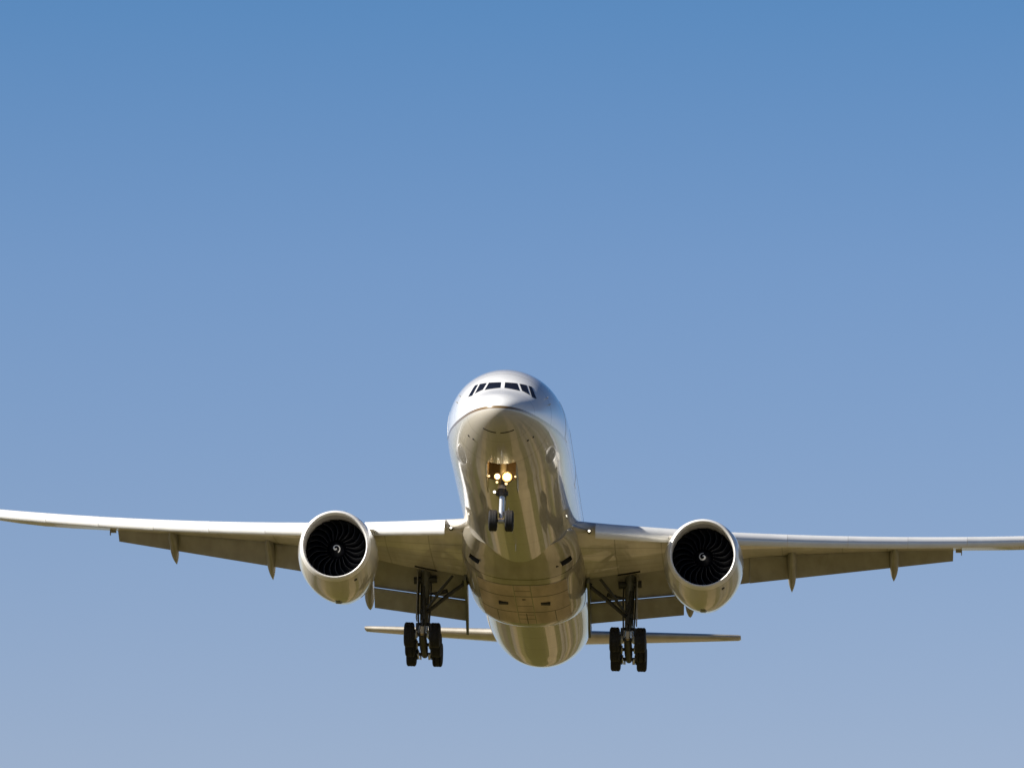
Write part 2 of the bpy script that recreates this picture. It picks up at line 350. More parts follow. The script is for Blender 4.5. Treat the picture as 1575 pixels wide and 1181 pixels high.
def skin_patch(y0, y1, a0, a1, off, ny=6, na=8, fn=fus, rim=True):
    """a plate lying on the skin between two stations and two angles"""
    mb = MB(); gr = [fn(lerp(y0, y1, j / ny), lerp(a0, a1, i / na), off) for j in range(ny + 1) for i in range(na + 1)]
    lo = [fn(lerp(y0, y1, j / ny), lerp(a0, a1, i / na), -.02) for j in range(ny + 1) for i in range(na + 1)]
    q = [(j * (na + 1) + i, j * (na + 1) + i + 1, (j + 1) * (na + 1) + i + 1, (j + 1) * (na + 1) + i) for j in range(ny) for i in range(na)]
    mb.add(gr, q)
    ring = [i for i in range(na + 1)] + [(na + 1) * j + na for j in range(1, ny + 1)] + [ny * (na + 1) + i for i in range(na - 1, -1, -1)] + [(na + 1) * j for j in range(ny - 1, 0, -1)]
    k = len(ring); mb.add([gr[i] for i in ring] + [lo[i] for i in ring], [(i, (i + 1) % k, k + (i + 1) % k, k + i) for i in range(k)])
    return mb
# two dark vent slots under the radome, a row of dots on the chin, the nose-gear door joint
for a0, a1 in ((R(-128), R(-97)), (R(-88), R(-57))):
    skin_patch(1.10, 1.17, a0, a1, .006, 2, 14).build('vent_slot', 'dark_recess', fuselage)
skin_patch(3.2, 4.36, R(-90.4), R(-89.6), .006, 6, 1).build('door_seam', 'window_seal', fuselage)
for x, z in ((1.35, -1.95), (1.6, -1.74), (-1.35, -1.95), (-1.6, -1.74)):
    p, y = fus_at(x, z); nn = fus_n(x, z)
    m2 = MB(); m2.lathe(p - nn * .02, nn, [(0, .06), (.035, .06), (.05, .035)], 12, cap1=True); m2.build('static_port', 'dark_recess', fuselage)
# pitot probes beside the flight deck
for sx in (-1, 1):
    for x, z in ((2.13, .55), (2.26, .22)):
        p, y = fus_at(sx * x, z); nn = fus_n(sx * x, z)
        m2 = MB(); m2.path([p - nn * .03, p + nn * .09, p + nn * .10 + Vector((0, -.12, 0))], [.03, .022, .012], 8); m2.build('air_probe', 'gear_light', fuselage)
# cabin windows (constant section: one mesh a side, copied along the row) and doors
for sx in (-1, 1):
    a = math.asin(.62 / 3.1)
    def ring(off, r, cy=0, n=14): return [fus(20 + cy + r * .72 * math.cos(2 * math.pi * k / n), a + r * math.sin(2 * math.pi * k / n) / 3.1, off) for k in range(n)]
    mb = MB(); mb.loft([ring(-.01, .19), ring(.008, .19), ring(.006, .15)], cap0=False, cap1=False, mi=0); mb.loft([ring(.006, .15), ring(.0055, .08)], cap0=False, cap1=True, mi=1)
    mb.v = [(sx * p[0], p[1] - 20, p[2]) for p in mb.v]
    first = mb.build('cabin_window', ['window_seal', 'glass_dark'], fuselage)
    yy = [12.0 + .56 * i for i in range(74)]
    yy = [y for y in yy if not any(abs(y - d) < .95 for d in (19.6, 33.2, 44.6))][:48]
    for i, y in enumerate(yy):
        o = first if i == 0 else first.copy()
        if i: COL.objects.link(o); o.parent = fuselage
        o.location = (0, y, 0)
    for yd in (8.9, 19.6, 33.2, 44.6, 57.2):
        a0, a1 = R(-9), R(29)
        skin_patch(yd - .53, yd + .53, a0 if sx > 0 else math.pi - a0, a1 if sx > 0 else math.pi - a1, .012, 8, 10).build('cabin_door', 'door_paint' if 'door_paint' in MAT else mat('door_paint', (.78, .78, .77), .3, 0, 1).name, fuselage)
# blade aerials and a beacon under the belly
def blade(p, h, c, w, down=-1):
    mb = MB(); prof = [(-.5, 0), (-.25, .5), (.1, .45), (.5, 0), (.1, -.45), (-.25, -.5)]
    mb.loft([[(p[0] + x * w * k, p[1] + y * c * k + sh, p[2] + z) for y, x in prof] for k, z, sh in ((1, .03 * -down, 0), (.8, down * h * .6, .1), (.5, down * h, .2))]); return mb
for y in (13.2, 17.5, 22.0): blade((0, y, -3.1), .32, .42, .05).build('blade_antenna', 'window_seal', fuselage)

# ------------------------------------------------ wing-to-body fairing
FB = pchip([24.2, 26, 27.5, 28.8, 30, 34, 38, 40, 41.2, 42.2, 43.2, 44.5], [-2.9, -3.05, -3.3, -3.58, -3.68, -3.74, -3.74, -3.68, -3.55, -3.34, -3.08, -2.7])
FW = pchip([24.2, 26, 28, 31, 38, 40.5, 42.5, 44.5], [2.55, 2.98, 3.22, 3.3, 3.28, 3.24, 3.05, 2.7])
FE = pchip([24.2, 27, 30, 38, 42, 44.5], [2.0, 2.3, 2.7, 2.6, 2.25, 2.1])
FT = pchip([24.2, 27, 30, 40, 44.5], [-1.4, -.95, -.7, -.7, -1.2])
def fair(y, a, off=0.0):
    w, b, e, t = FW(y) + off, FB(y) - off, FE(y), FT(y); c = t - .35
    x = abs(math.cos(a)) ** (2 / e) * (1 if math.cos(a) > 0 else -1); q = math.sin(a)
    return Vector((w * x, y, c + (t - c) * q if q > 0 else c - (c - b) * abs(q) ** (2 / e)))
mb = MB(); yf = [24.2 + .3 * i for i in range(22)] + [30.8 + .6 * i for i in range(16)] + [40.3 + .15 * i for i in range(29)]
mb.loft([[fair(y, 2 * math.pi * k / 120) for k in range(120)] for y in yf])
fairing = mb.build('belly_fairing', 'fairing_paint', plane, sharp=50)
rot = lambda s: Matrix.Rotation(s * R(38), 3, 'Y')
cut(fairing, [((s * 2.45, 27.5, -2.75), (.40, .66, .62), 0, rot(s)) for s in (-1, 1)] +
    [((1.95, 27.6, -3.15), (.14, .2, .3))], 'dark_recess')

# main-gear doors and the keel panel between them: duller, dustier plates under the belly
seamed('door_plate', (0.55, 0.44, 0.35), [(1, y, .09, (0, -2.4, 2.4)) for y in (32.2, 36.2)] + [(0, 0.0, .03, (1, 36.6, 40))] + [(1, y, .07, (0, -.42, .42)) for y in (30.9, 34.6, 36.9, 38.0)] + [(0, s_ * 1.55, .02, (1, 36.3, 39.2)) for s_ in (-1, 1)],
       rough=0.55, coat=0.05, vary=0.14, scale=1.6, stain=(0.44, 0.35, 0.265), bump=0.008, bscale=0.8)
def belly_plate(x0, x1, y0, y1, off=.012):
    def fn(y, x, o):
        w, b, e, t = FW(y), FB(y), FE(y), FT(y); c = t - .35
        return Vector((x, y, c - (c - b) * max(0, 1 - (abs(x) / w) ** e) ** (1 / e) - (o if o > 0 else -.02)))
    return skin_patch(y0, y1, x0, x1, off, 24, 14, fn)
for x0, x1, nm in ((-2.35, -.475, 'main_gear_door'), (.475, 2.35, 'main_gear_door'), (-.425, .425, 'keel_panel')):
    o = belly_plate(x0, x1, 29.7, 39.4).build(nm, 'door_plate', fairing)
    if nm == 'main_gear_door':
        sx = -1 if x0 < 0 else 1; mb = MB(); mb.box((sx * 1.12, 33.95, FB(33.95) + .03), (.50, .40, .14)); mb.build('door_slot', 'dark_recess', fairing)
mb = MB(); mb.lathe((0, 32.9, FB(32.9) + .05), (0, 0, -1), [(0, .11), (.078, .11), (.085, .08)], 16, cap1=True); mb.build('drain_port', 'dark_recess', fairing)

# ------------------------------------------------ wings
def wz(x): d = x - 3.08; return -1.26 + .088 * d + .00235 * d * d          # leading edge height
def wle(x): return 25.9 + .685 * (x - 3.08) if x < 29.8 else 25.9 + .685 * 26.72 + 1.35 * (x - 29.8)
TEY = pchip([2.4, 9.9, 12, 22.8, 29.8, 32.4], [37.5, 38.7, 39.5, 44.1, 46.9, 49.0])
TEZ = pchip([2.4, 5.7, 9.9, 12, 22.8, 27, 29.8, 32.4], [-2.05, -1.42, -.42, .12, 1.86, 2.35, 2.9, 3.7])
TC = pchip([2.4, 9.9, 20, 32.4], [.125, .105, .095, .085])
NP = 18
def section(x, f=1.0, lo=0.0):
    """aerofoil outline at span station x cut off at chord fraction f"""
    y0, z0, y1, z1 = wle(x), wz(x), TEY(x), TEZ(x); c = y1 - y0; t = TC(x)
    th = lambda q: 5 * t * c * (.2969 * S(q) - .126 * q - .3516 * q * q + .2843 * q ** 3 - .1015 * q ** 4) + .01
    up, dn = [], []
    for i in range(NP + 1):
        q = f * (1 - math.cos(math.pi * i / NP / 2 * 1.0)) ; q = min(q, f)
        camb = .012 * c * math.sin(math.pi * q)
        up.append((y0 + c * q, lerp(z0, z1, q) + camb + th(q) * 1.02)); dn.append((y0 + c * q, lerp(z0, z1, q) + camb - th(q) * .98))
    return up, dn
def wing_low(x, q):
    y0, z0, y1, z1 = wle(x), wz(x), TEY(x), TEZ(x); c = y1 - y0; t = TC(x)
    th = 5 * t * c * (.2969 * S(q) - .126 * q - .3516 * q * q + .2843 * q ** 3 - .1015 * q ** 4) + .01
    return y0 + c * q, lerp(z0, z1, q) + .012 * c * math.sin(math.pi * q) - th * .98
def foil(p0, p1, t, n=12, cam=0.05):
    """closed flap aerofoil between leading point p0 and trailing point p1 in the y-z plane"""
    a = Vector(p0); b = Vector(p1); d = b - a; c = d.length; d /= c; nn = Vector((-d.y, d.x))
    up, dn = [], []
    for i in range(n + 1):
        q = 1 - math.cos(math.pi / 2 * i / n)
        th = 5 * t * c * (.2969 * S(q) - .126 * q - .3516 * q * q + .2843 * q ** 3 - .1015 * q ** 4) + .006
        m = a + d * (c * q) + nn * (cam * c * math.sin(math.pi * q)); up.append(m + nn * th); dn.append(m - nn * th)
    return up + dn[::-1]
def span_loft(sx, rows):
    mb = MB(); mb.loft([[(sx * x, p[0], p[1]) for p in pts] for x, pts in rows]); return mb
def prism_rows(x0, x1, n, fp0, fp1, ft, cam=.05):
    return [(lerp(x0, x1, i / n), foil(fp0(i / n), fp1(i / n), ft(i / n), cam=cam)) for i in range(n + 1)]
def l2(a, b): return lambda t: (lerp(a[0], b[0], t), lerp(a[1], b[1], t))

def make_wing(sx):
    st = [2.4, 3.0, 3.6, 4.5, 5.5, 6.5, 7.5, 8.6, 8.601, 9.9, 11.8, 11.801, 13, 14.5, 16, 17.5, 19, 20.5, 21.8, 22.8, 22.801, 24, 25.5, 27, 28.5, 29.8, 30.6, 31.4, 32.1, 32.4]
    rows = []
    for x in st:
        f = .84 if x <= 8.6 else (.86 if x <= 11.8 else (.83 if x <= 22.8 else 1.0))
        up, dn = section(x, f); rows.append((x, up + dn[::-1]))
    w = span_loft(sx, rows).build('wing', 'wing_paint', plane, sharp=40)
    ca = w.data.attributes.new('chord', 'FLOAT', 'POINT')          # chord fraction, for the spanwise skin joints
    ca.data.foreach_set('value', [(v.co.y - wle(abs(v.co.x))) / (TEY(abs(v.co.x)) - wle(abs(v.co.x))) for v in w.data.vertices])
    # wheel well: an open bay beside the leg
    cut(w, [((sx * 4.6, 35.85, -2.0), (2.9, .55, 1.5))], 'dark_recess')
    # slats, extended forward and down on the leading edge
    for a, b in ((3.95, 8.35), (10.7, 13.9), (13.915, 17.1), (17.115, 20.3), (20.315, 23.5), (23.515, 26.6), (26.615, 29.6)):
        n = 4; rr = []
        for i in range(n + 1):
            x = lerp(a, b, i / n); y0, z0, c, t = wle(x), wz(x), TEY(x) - wle(x), TC(x)
            k = .62 + .030 * c           # slat chord
            h = .20 + .014 * c
            D = Vector((-.02 - .02 * c, -.06 - .008 * c))
            pr = [(k * 1.0, h * 1.42), (k * .72, h * 1.26), (k * .45, h * 1.0), (k * .2, h * .55), (k * .05, h * .02), (k * .0, -h * .42), (k * .04, -h * .82), (k * .14, -h * 1.15), (k * .28, -h * 1.3), (k * .30, -h * 1.2), (k * .22, -h * .6), (k * .30, h * .05), (k * .55, h * .75), (k * .8, h * 1.15)]
            rr.append((x, [(y0 + p[0] - k * .42 + D.x, z0 + p[1] + D.y) for p in pr]))
        span_loft(sx, rr).build('slat', 'slat_metal', w, sharp=50)
    # inboard double-slotted flap
    m0, m1 = ((35.75, -1.50), (36.55, -.78)), ((38.15, -2.74), (38.65, -2.06))
    mrows = prism_rows(3.365, 8.35, 4, l2(m0[0], m0[1]), l2(m1[0], m1[1]), lambda t: .13)
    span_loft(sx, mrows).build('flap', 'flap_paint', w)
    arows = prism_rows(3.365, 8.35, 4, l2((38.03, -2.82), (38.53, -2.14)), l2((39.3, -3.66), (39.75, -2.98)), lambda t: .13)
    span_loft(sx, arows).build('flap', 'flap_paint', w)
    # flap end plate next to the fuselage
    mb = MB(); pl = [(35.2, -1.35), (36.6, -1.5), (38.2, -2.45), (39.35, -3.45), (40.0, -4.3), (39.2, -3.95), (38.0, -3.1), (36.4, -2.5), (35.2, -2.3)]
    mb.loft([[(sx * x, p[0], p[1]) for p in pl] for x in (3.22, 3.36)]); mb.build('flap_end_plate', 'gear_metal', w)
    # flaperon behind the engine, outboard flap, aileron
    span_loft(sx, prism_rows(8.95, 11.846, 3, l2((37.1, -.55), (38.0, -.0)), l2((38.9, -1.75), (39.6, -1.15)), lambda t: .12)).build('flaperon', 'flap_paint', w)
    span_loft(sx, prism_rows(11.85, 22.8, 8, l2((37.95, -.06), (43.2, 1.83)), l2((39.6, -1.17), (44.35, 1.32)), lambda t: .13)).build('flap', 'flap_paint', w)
    yb, zb = wing_low(23.1, .9); mb = MB(); mb.box((sx * 23.1, yb, zb - .05), (.34, .25, .14)); mb.box((sx * 23.25, yb + .05, zb - .16), (.05, .2, .2)); mb.build('hinge_bracket', 'flap_paint', w)
    # canoe fairings over the flap tracks
    for x, tip, wd_, hh, ts in ((19.6, (44.55, .16), .24, .32, .66), (14.1, (42.2, -1.07), .245, .38, .68), (8.66, (41.1, -2.82), .27, .46, .84)):
        y0, z0 = wing_low(x, .52); ym, zm = wing_low(x, .80); ym = ym; zm -= .30
        mb = MB(); rings = []; n = 22
        for i in range(n + 1):
            t = i / n
            if t < .5: y, z = lerp(y0, ym, t / .5), lerp(z0 + .05, zm, (t / .5))
            else:
                q = (t - .5) / .5; y = lerp(ym, tip[0], q); z = lerp(zm, tip[1], q ** 1.12)
            r = max(.02, (min(1, t / .35) ** .6) * (1 if t < ts else max(.03, (1 - ((t - ts) / (1 - ts)) ** 2.2))))
            rings.append([(sx * x + wd_ * r * math.cos(2 * math.pi * k / 18), y, z + hh * r * math.sin(2 * math.pi * k / 18)) for k in range(18)])
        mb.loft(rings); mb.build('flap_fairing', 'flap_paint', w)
    # landing lamp in the wing root
    mb = MB(); c = Vector((sx * 3.62, 26.0, -1.42)); mb.lathe(c, (0, 1, 0), [(.0, .065), (.0, .09), (.35, .1)], 18, cap1=True, mi=0)
    mb.lathe(c + Vector((0, -.005, 0)), (0, 1, 0), [(0, .01), (.012, .04), (.03, .06)], 18, cap0=True, mi=1)
    mb.build('landing_light', ['lamp_housing', 'lamp_root'], w)
    # wing-root glove: blends the leading edge into the body
    mb = MB(); rings = []
    for i in range(9):
        t = i / 8; x = lerp(2.6, 3.9, t); y0 = lerp(24.3, wle(3.9) + .15, t ** .6); hh = lerp(.62, .30, t); zc = wz(max(x, 3.08)) - .12
        rings.append([(sx * x, y0 + q * 3.2 * 1.0, zc + hh * s_ * (S(q) * 1.0) * (1 - .25 * q)) for q, s_ in [(0, 0), (.03, 1), (.1, 1), (.25, 1), (.5, 1), (1, 1), (1, -1), (.5, -1), (.25, -1), (.1, -1), (.03, -1)]])
    mb.loft(rings); mb.build('root_fillet', 'fairing_paint', w)
    return w
wings = {sx: make_wing(sx) for sx in (-1, 1)}

# ------------------------------------------------ engines
EY, EX, EZ = 25.3, 9.61, -2.63
NACO = [(0, 1.69), (.02, 1.735), (.07, 1.775), (.18, 1.815), (.34, 1.86), (.55, 1.905), (.9, 1.96), (1.4, 2.025), (2.0, 2.075), (2.7, 2.10), (3.5, 2.085), (4.4, 2.02), (5.4, 1.90), (6.4, 1.74), (7.2, 1.60)]
NACI = [(0, 1.69), (.02, 1.66), (.08, 1.635), (.2, 1.62), (.36, 1.612)]
INL = [(.36, 1.612), (.6, 1.605), (1.0, 1.61), (1.6, 1.63)]
def ering(t, r, n=72):
    """nacelle ring; the intake face leans, and the lower half carries the gearbox bulge"""
    out = []
    for k in range(n):
        a = 2 * math.pi * k / n; x, z = r * math.cos(a), r * math.sin(a)
        lean = -.055 * z * max(0, 1 - t / 3)
        bul = (max(0, -math.sin(a)) ** 3) * .10 * max(0, min(1, (t - .6) / 2.0))
        out.append((x, t + lean, z * 1.012 - bul))
    return out
def make_engine(sx):
    o0 = Vector((sx * EX, EY, EZ))
    mb = MB(); mb.loft([ering(t, r) for t, r in NACO[4:]], cap0=False, cap1=False)
    mb.loft([ering(7.2, 1.60), ering(7.15, 1.5), ering(5.0, 1.45)], cap0=False, cap1=False)
    mb.loft([ering(t, r) for t, r in [(5.0, 1.2), (7.2, 1.05), (8.4, .82)]], cap0=True, cap1=False, mi=1)
    mb.loft([ering(t, r) for t, r in [(8.4, .82), (8.38, .74), (7.5, .7)]], cap0=False, cap1=False, mi=1)
    mb.loft([ering(t, r) for t, r in [(7.5, .62), (8.4, .5), (9.1, .25), (9.4, .03)]], cap0=True, cap1=True, mi=1)
    eng = mb.build('engine', ['nacelle_paint', 'exhaust_metal'], plane, loc=o0)
    mb = MB(); mb.loft([ering(t, r) for t, r in NACI[::-1] + NACO[1:5]], cap0=False, cap1=False); mb.build('inlet_lip', 'lip_metal', eng)
    mb = MB(); mb.loft([ering(t, r) for t, r in INL], cap0=False, cap1=False, mi=0); mb.loft([ering(t, r) for t, r in [(1.55, 1.63), (1.9, 1.64)]], cap0=False, cap1=True, mi=1)
    mb.build('inlet_duct', ['inlet_lining', 'fan_backing'], eng)
    # fan: 22 wide swept blades sharing one mesh
    mb = MB(); nr = 12; le, te = [], []
    for i in range(nr + 1):
        t = i / nr; r = lerp(.48, 1.60, t); sweep = -.42 * t + .30 * math.sin(math.pi * t) * (1 - .3 * t) + .25 * t * t
        pitch = lerp(R(25), R(62), t); ch = lerp(.42, .56, S(t))
        cy = 1.32 + .05 * math.sin(math.pi * t)
        a_le = sweep - ch * math.sin(pitch) / 2 / r; a_te = sweep + ch * math.sin(pitch) / 2 / r
        row = []
        for u in (0, .07, .35, .7, 1):
            a = lerp(a_le, a_te, u); y = cy + (u - .5) * ch * math.cos(pitch) - .03 * math.sin(math.pi * u)
            row.append((r * math.sin(a), y, r * math.cos(a)))
        le.append(row)
    n5 = 5
    mb.add([p for row in le for p in row], [(i * n5 + j, i * n5 + j + 1, (i + 1) * n5 + j + 1, (i + 1) * n5 + j) for i in range(nr) for j in range(1, n5 - 1)], 0)
    mb.add([p for row in le for p in row[:2]], [(i * 2, i * 2 + 1, (i + 1) * 2 + 1, (i + 1) * 2) for i in range(nr)], 1)
    b0 = mb.build('fan_blade', ['fan_composite', 'titanium_edge'], eng)
    sol = b0.modifiers.new('thickness', 'SOLIDIFY'); sol.thickness = .018
    off = .35 if sx < 0 else .1
    for k in range(22):
        b = b0 if k == 0 else b0.copy()
        if k: COL.objects.link(b); b.parent = eng
        b.rotation_euler = (0, off + 2 * math.pi * k / 22, 0)
    mb = MB(); sp = [(.80, .002), (.82, .05), (.9, .15), (1.02, .27), (1.18, .40), (1.36, .49), (1.6, .5)]
    mb.lathe((0, 0, 0), (0, 1, 0), sp, 40, cap0=True); spn = mb.build('spinner', 'fan_composite', eng)
    # white spiral painted on the spinner
    SR = pchip([p[1] for p in sp[:6]], [p[0] for p in sp[:6]])
    mb = MB(); n = 46; vs = []
    ph = R(-35) if sx < 0 else R(110)
    for i in range(n + 1):
        t = i / n; a = ph + R(10) - t * R(395); r = lerp(.0, .225, t ** .75); w = lerp(.085, .032, t) if t > .04 else .06
        for d in (-w / 1.0, w / 1.0):
            q = max(.003, r + d * .62); vs.append((q * math.cos(a), SR(q) - .006, q * math.sin(a)))
    mb.add(vs, [(2 * i, 2 * i + 1, 2 * i + 3, 2 * i + 2) for i in range(n)])
    mb.build('spinner_spiral', 'spiral_white', eng)
    # pylon up to the wing
    mb = MB(); rings = []
    for yl, zb, zt, hw_ in ((1.6, 1.9, 2.02, .06), (2.4, 1.7, 2.32, .24), (3.6, 1.5, 2.6, .32), (5.0, 1.3, 2.9, .34), (7.0, 1.0, 2.75, .3), (9.5, 1.0, 2.5, .22), (11.4, 1.5, 2.2, .04)):
        rings.append([(sx_ * hw_, yl, z) for sx_, z in ((-1, zb), (1, zb), (1, lerp(zb, zt, .75)), (.6, zt), (-.6, zt), (-1, lerp(zb, zt, .75)))])
    mb.loft(rings); mb.build('pylon', 'nacelle_paint', eng)
    # vortex strake on the inboard shoulder
    a = R(38); ii = -sx
    mb = MB(); P = lambda t, r: (ii * r * math.cos(a), t, r * math.sin(a))
    mb.add([P(1.7, 2.0), P(2.7, 2.06), P(3.4, 2.07), P(3.3, 2.42), P(2.7, 2.36)], [(0, 1, 2, 3, 4)])
    s1 = mb.build('nacelle_strake', 'nacelle_paint', eng); q = s1.modifiers.new('thickness', 'SOLIDIFY'); q.thickness = .05; q.offset = 0
    # drain mast under the cowl, a small dark inlet low on the outboard... cheek
    mb = MB(); mb.loft([[(x * w, 4.2 + y * c, -z) for x, y in ((-1, -1), (1, -1), (1.2, 1), (-1.2, 1))] for w, c, z in ((.16, .42, 2.0), (.15, .38, 2.16), (.10, .3, 2.22))]); mb.build('drain_mast', 'gear_metal', eng)
    a = R(-56); c = Vector((1.94 * math.cos(a), .95, 1.98 * math.sin(a))); rt = Matrix.Rotation(-a - R(90), 3, 'Y') @ Matrix.Rotation(R(6), 3, 'X')
    mb = MB(); mb.box(c, (.16, .26, .06), 0, Matrix.Rotation(-(a + R(90)), 3, 'Y')); mb.build('cowl_inlet', 'dark_recess', eng)
    return eng
engines = {sx: make_engine(sx) for sx in (-1, 1)}

# ------------------------------------------------ landing gear
def wheel_mesh(name, r, w, parent, loc, src=None):
    if src:
        o = src.copy(); COL.objects.link(o); o.parent = parent; o.location = loc; return o
    mb = MB(); h = w / 2
    prof = [(-h * .62, r * .50), (-h * .92, r * .62), (-h, r * .78), (-h * .93, r * .90), (-h * .74, r * .975), (-h * .45, r)]
    for g0 in (-.34, -.12, .12, .34): prof += [((g0 - .03) * w, r * 1.0), ((g0 - .012) * w, r * .975), ((g0 + .012) * w, r * .975), ((g0 + .03) * w, r)]
    prof += [(h * .45, r), (h * .74, r * .975), (h * .93, r * .90), (h, r * .78), (h * .92, r * .62), (h * .62, r * .50)]
    mb.lathe((0, 0, 0), (1, 0, 0), prof, 48, mi=0)
    for s in (-1, 1):
        mb.lathe((0, 0, 0), (1, 0, 0), [(s * h * .62, r * .505), (s * h * .70, r * .47), (s * h * .5, r * .40), (s * h * .35, r * .30), (s * h * .6, r * .2), (s * h * .75, r * .14)], 32, mi=1, cap1=True)
    o = mb.build(name, ['tyre_rubber', 'wheel_rim'], parent); o.location = loc
    return o
wsrc = None
def make_main_gear(sx):
    global wsrc
    X = sx * 5.49
    mb = MB()
    mb.path([(X - sx * .0, 36.75, -1.3), (X, 36.9, -2.6), (X, 37.0, -4.35)], [.31, .25, .23], 20, 0)
    mb.tube((X, 37.0, -4.3), (X, 37.02, -4.48), .29, None, 20, 1)
    mb.tube((X, 37.02, -4.45), (X, 37.1, -5.35), .155, None, 18, 2)
    mb.tube((X - .62, 36.8, -2.05), (X + .62, 36.8, -1.95), .2, None, 14, 1)        # trunnion
    mb.path([(X + sx * .05, 37.35, -4.2), (X, 37.95, -4.75), (X, 37.45, -5.3)], [.09, .1, .08], 8, 1)   # torque links
    mb.path([(X, 36.6, -4.2), (X, 36.1, -4.7), (X, 36.55, -5.2)], [.07, .08, .07], 8, 1)
    for dx in (-.32, .32):                                                            # hydraulic lines and actuators beside the leg
        mb.path([(X + dx, 36.7, -1.9), (X + dx * 1.05, 36.65, -3.1), (X + dx * .9, 36.7, -4.3), (X + dx * 1.0, 36.85, -5.0)], [.045] * 4, 8, 1)
        mb.tube((X + dx * 1.1, 36.85, -4.35), (X + dx * 1.1, 36.85, -4.75), .085, None, 10, 1)
        mb.tube((X + dx * .6, 36.6, -4.55), (X + dx * .75, 36.4, -5.15), .05, None, 8, 3)
    mb.tube((X + sx * .1, 36.55, -2.4), (X - sx * .05, 36.6, -4.2), .10, None, 10, 1)
    mb.box((X - sx * .02, 36.62, -3.2), (.30, .14, .34), 1); mb.box((X + sx * .06, 36.62, -3.75), (.34, .12, .22), 1)
    g = mb.build('main_landing_gear', ['gear_metal', 'gear_dark', 'chrome', 'gear_light'], plane)
    # bogie beam, nose up, with three axles
    tilt = R(9.5); c = Vector((X, 37.1, -5.47)); d = Vector((0, math.cos(tilt), -math.sin(tilt)))
    mb = MB(); f, b = c - d * 1.62, c + d * 1.62
    mb.path([f, c - d * .6, c + d * .6, b], [.17, .22, .22, .17], 14, 0)
    for k in (-1, 0, 1):
        a = c + d * 1.45 * k; mb.tube(a - Vector((.66, 0, 0)), a + Vector((.66, 0, 0)), .095, None, 12, 0)
        for s in (-1, 1): mb.tube(a + Vector((s * .36, 0, 0)), a + Vector((s * .47, 0, 0)), .30, None, 18, 0); mb.tube(a + Vector((s * .30, 0, 0)), a + Vector((s * .36, 0, 0)), .22, None, 14, 2)
    mb.tube(f - d * .02, f - d * .16, .12, .08, 12, 1)
    mb.box(f - d * .12 + Vector((0, 0, .16)), (.17, .1, .38), 1)
    for s in (-1, 1): mb.path([f + Vector((s * .2, .1, .2)), f + Vector((s * .3, -.12, .02)), f + Vector((s * .26, .1, -.2))], [.03] * 3, 6, 2)
    for s in (-1, 1): mb.tube(b + Vector((s * .22, 0, -.05)), b + Vector((s * .22, .2, -.18)), .05, .04, 8, 2); mb.tube(b + Vector((s * .3, -1.4, -.25)), b + Vector((s * .3, -.1, -.22)), .04, None, 8, 2)
    mb.build('bogie_beam', ['gear_dark', 'brass_fitting', 'gear_light'], g)
    for k in (-1, 0, 1):
        for s in (-1, 1):
            p = c + d * 1.45 * k + Vector((s * .70, 0, 0))
            o = wheel_mesh('wheel', .665, .535, g, p, wsrc)
            wsrc = wsrc or o
    # side and drag braces running inboard
    mb = MB(); mb.path([(sx * 5.33, 36.8, -3.75), (sx * 4.2, 36.5, -2.85), (sx * 3.3, 36.3, -2.2)], [.10, .115, .10], 12); mb.tube((sx * 3.42, 36.3, -2.25), (sx * 3.12, 36.3, -2.1), .17, None, 12); mb.build('side_brace', 'gear_dark', g)
    mb = MB(); mb.path([(sx * 5.25, 36.3, -3.6), (sx * 4.55, 35.6, -2.75), (sx * 3.95, 35.1, -2.1)], [.075, .09, .075], 12); mb.build('drag_brace', 'gear_dark', g)
    mb = MB(); mb.tube((sx * 5.3, 36.9, -2.75), (sx * 4.3, 36.6, -2.62), .06, None, 10); mb.tube((sx * 4.75, 36.8, -2.69), (sx * 4.3, 36.6, -2.62), .12, None, 10); mb.build('retract_actuator', 'gear_dark', g)
    # leg door on the outboard side
    mb = MB(); mb.loft([[(sx * (5.86 + xo + t), y, z) for y, z in ((36.25, -1.55), (37.55, -1.75), (37.5, -3.95), (37.2, -4.2), (36.4, -4.15))] for t, xo in ((0, 0), (.06, 0))]); mb.build('gear_door', 'flap_paint', g)
    return g
for sx in (-1, 1): make_main_gear(sx)

mb = MB()
mb.path([(0, 6.35, -2.2), (0, 6.1, -3.1), (0, 6.0, -3.75)], [.19, .17, .165], 18, 0)
mb.tube((0, 6.0, -3.72), (0, 5.98, -4.08), .235, None, 20, 1); mb.tube((-.30, 5.9, -3.95), (.30, 5.9, -3.95), .13, None, 14, 1)
mb.tube((0, 6.0, -3.55), (0, 5.99, -3.74), .21, .25, 20, 3)
mb.tube((0, 5.98, -4.05), (0, 5.9, -5.30), .125, None, 20, 2)
mb.tube((-.56, 5.89, -5.35), (.56, 5.89, -5.35), .085, None, 14, 1); mb.tube((-.14, 5.89, -5.35), (.14, 5.89, -5.35), .15, None, 14, 3)
mb.path([(.0, 6.2, -4.2), (.06, 6.6, -4.75), (.04, 6.1, -5.2)], [.06, .07, .06], 8, 1)
mb.path([(.0, 6.1, -3.3), (0, 7.0, -2.6)], [.10, .09], 10, 0)
mb.path([(.17, 5.85, -3.3), (.2, 5.8, -4.1), (.16, 5.82, -5.1)], [.025] * 3, 6, 1)
ng = mb.build('nose_landing_gear', ['gear_metal', 'gear_dark', 'chrome', 'gear_light'], plane)
w0 = wheel_mesh('wheel', .535, .42, ng, (-.405, 5.89, -5.35)); wheel_mesh('wheel', 0, 0, ng, (.405, 5.89, -5.35), w0)
for sx in (-1, 1):
    mb = MB(); pts = [(4.45, -2.72), (7.05, -2.98), (6.95, -3.7), (5.6, -3.72), (4.65, -3.3)]
    mb.loft([[(sx * (.72 + t), y, z) for y, z in pts] for t in (0, .045)]); mb.build('gear_door', 'fairing_paint', ng)
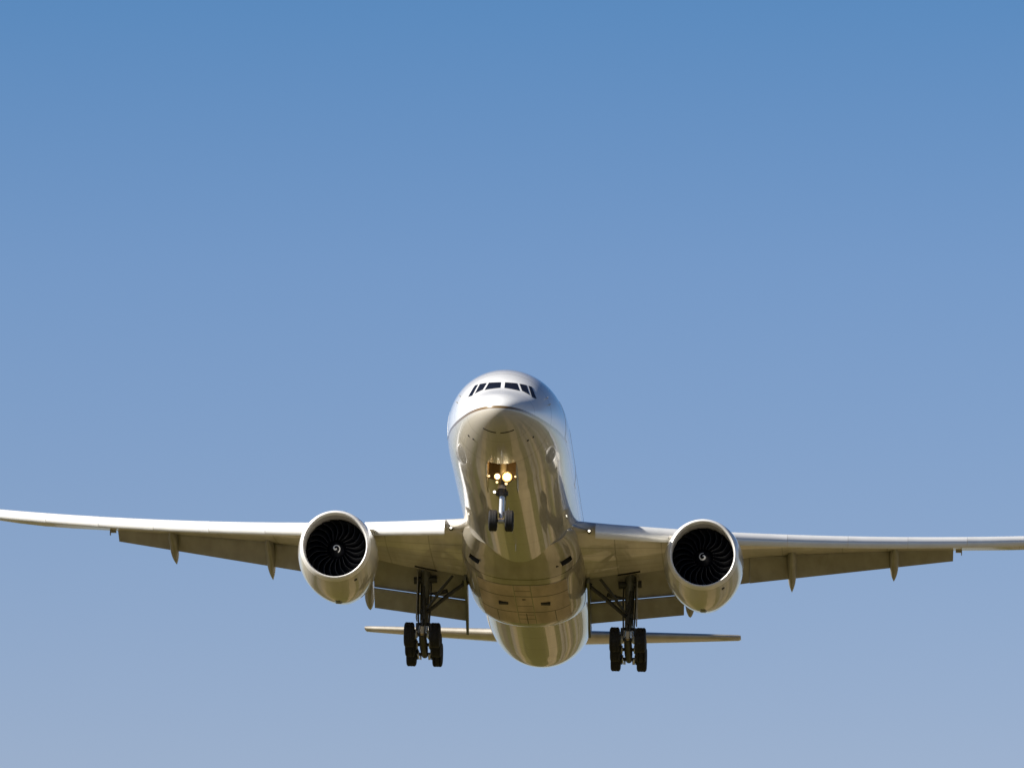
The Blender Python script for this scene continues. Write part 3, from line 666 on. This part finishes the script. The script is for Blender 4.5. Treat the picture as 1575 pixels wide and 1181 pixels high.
def lamp(p, r, mname, yaw=0):
    p = Vector(p); mb = MB(); mb.lathe(p, (0, 1, 0), [(0, r), (0, r * 1.18), (.05, r * 1.2), (.2, r * .6)], 24, cap1=True, mi=0)
    mb.lathe(p - Vector((0, .012, 0)), (0, 1, 0), [(0, .005), (.006, r * .4), (.012, r * .62)], 24, cap0=True, mi=1)
    mb.lathe(p - Vector((0, .012, 0)), (0, 1, 0), [(.012, r * .62), (.025, r)], 24, mi=2); return mb.build('landing_light', ['lamp_housing', mname, 'lamp_reflector_glow' if mname == 'lamp_bright' else mname], ng)
lamp((.235, 5.62, -3.18), .25, 'lamp_bright'); lamp((-.25, 5.62, -3.16), .16, 'lamp_bright'); lamp((-.26, 5.66, -3.44), .06, 'lamp_warm'); lamp((.2, 5.66, -3.50), .07, 'lamp_warm')
for sx in (-1, 1): lamp((sx * .66, 5.5, -3.17), .05, 'lamp_warm')
lamp((-.37, 5.75, -3.92), .07, 'lamp_root')
# the light these lamps throw into the bay
for p, e in (((.235, 5.5, -2.72), 28), ((-.25, 5.5, -2.72), 6)):
    ld = bpy.data.lights.new('landing_lamp', 'POINT'); ld.energy = e; ld.color = (1, .58, .2); ld.shadow_soft_size = .12
    lo_ = bpy.data.objects.new('lamp_light', ld); COL.objects.link(lo_); lo_.parent = ng; lo_.location = p

# ------------------------------------------------ tail
def make_tailplane(sx):
    rows = []
    for i in range(9):
        t = i / 8; x = lerp(1.2, 10.76, t); y0 = lerp(60.6, 69.7, t); c = lerp(6.9, 2.4, t); z0 = lerp(.05, 1.97, t)
        tk = lerp(.10, .125, t)
        rows.append((x, foil((y0, z0), (y0 + c, z0 + c * .125), tk, 14, cam=-.01)))
    x, pts = rows[-1]; cy = sum(p[0] for p in pts) / len(pts); cz = sum(p[1] for p in pts) / len(pts)
    rows.append((x + .12, [(cy + (p[0] - cy) * .86, cz + (p[1] - cz) * .5) for p in pts]))
    t = span_loft(sx, rows).build('tailplane', 'tail_paint', plane, sharp=40)
    return t
for sx in (-1, 1): make_tailplane(sx)
rows = []
for i in range(9):
    t = i / 8; z = lerp(2.4, 12.9, t); y0 = lerp(58.6, 68.6, t); c = lerp(9.6, 3.6, t)
    pr = foil((y0, 0), (y0 + c * .72, 0), .13, 12, 0); rows.append([(p[1], p[0], z) for p in pr])
mb = MB(); mb.loft(rows); fin = mb.build('tail_fin', 'fin_paint', plane)
rows = []
for i in range(5):
    t = i / 4; z = lerp(3.1, 12.7, t); tt = lerp(.067, .98, t); y0 = lerp(58.6, 68.6, tt); c = lerp(9.6, 3.6, tt)
    rows.append([(x, y, z) for x, y in ((-.035 * c, y0 + c * .73), (.035 * c, y0 + c * .73), (.005, y0 + c), (-.005, y0 + c))])
mb = MB(); mb.loft(rows); mb.build('rudder', 'fin_paint', fin)
mb = MB(); mb.lathe((0, 72.6, 1.35), (0, 1, .1), [(0, .32), (.7, .26), (.9, .18)], 20, cap1=True); mb.build('exhaust_outlet', 'exhaust_metal', fuselage)

plane.location = (-0.608947, 384.735263, 74.646256)
plane.rotation_mode = 'XYZ'
h_, b_ = R(-2.36500543), R(1.78575964)
M = Matrix.Rotation(h_, 3, 'Z') @ Matrix.Rotation(R(-2.5), 3, 'X') @ Matrix.Rotation(b_, 3, 'Y')
plane.rotation_euler = M.to_euler()
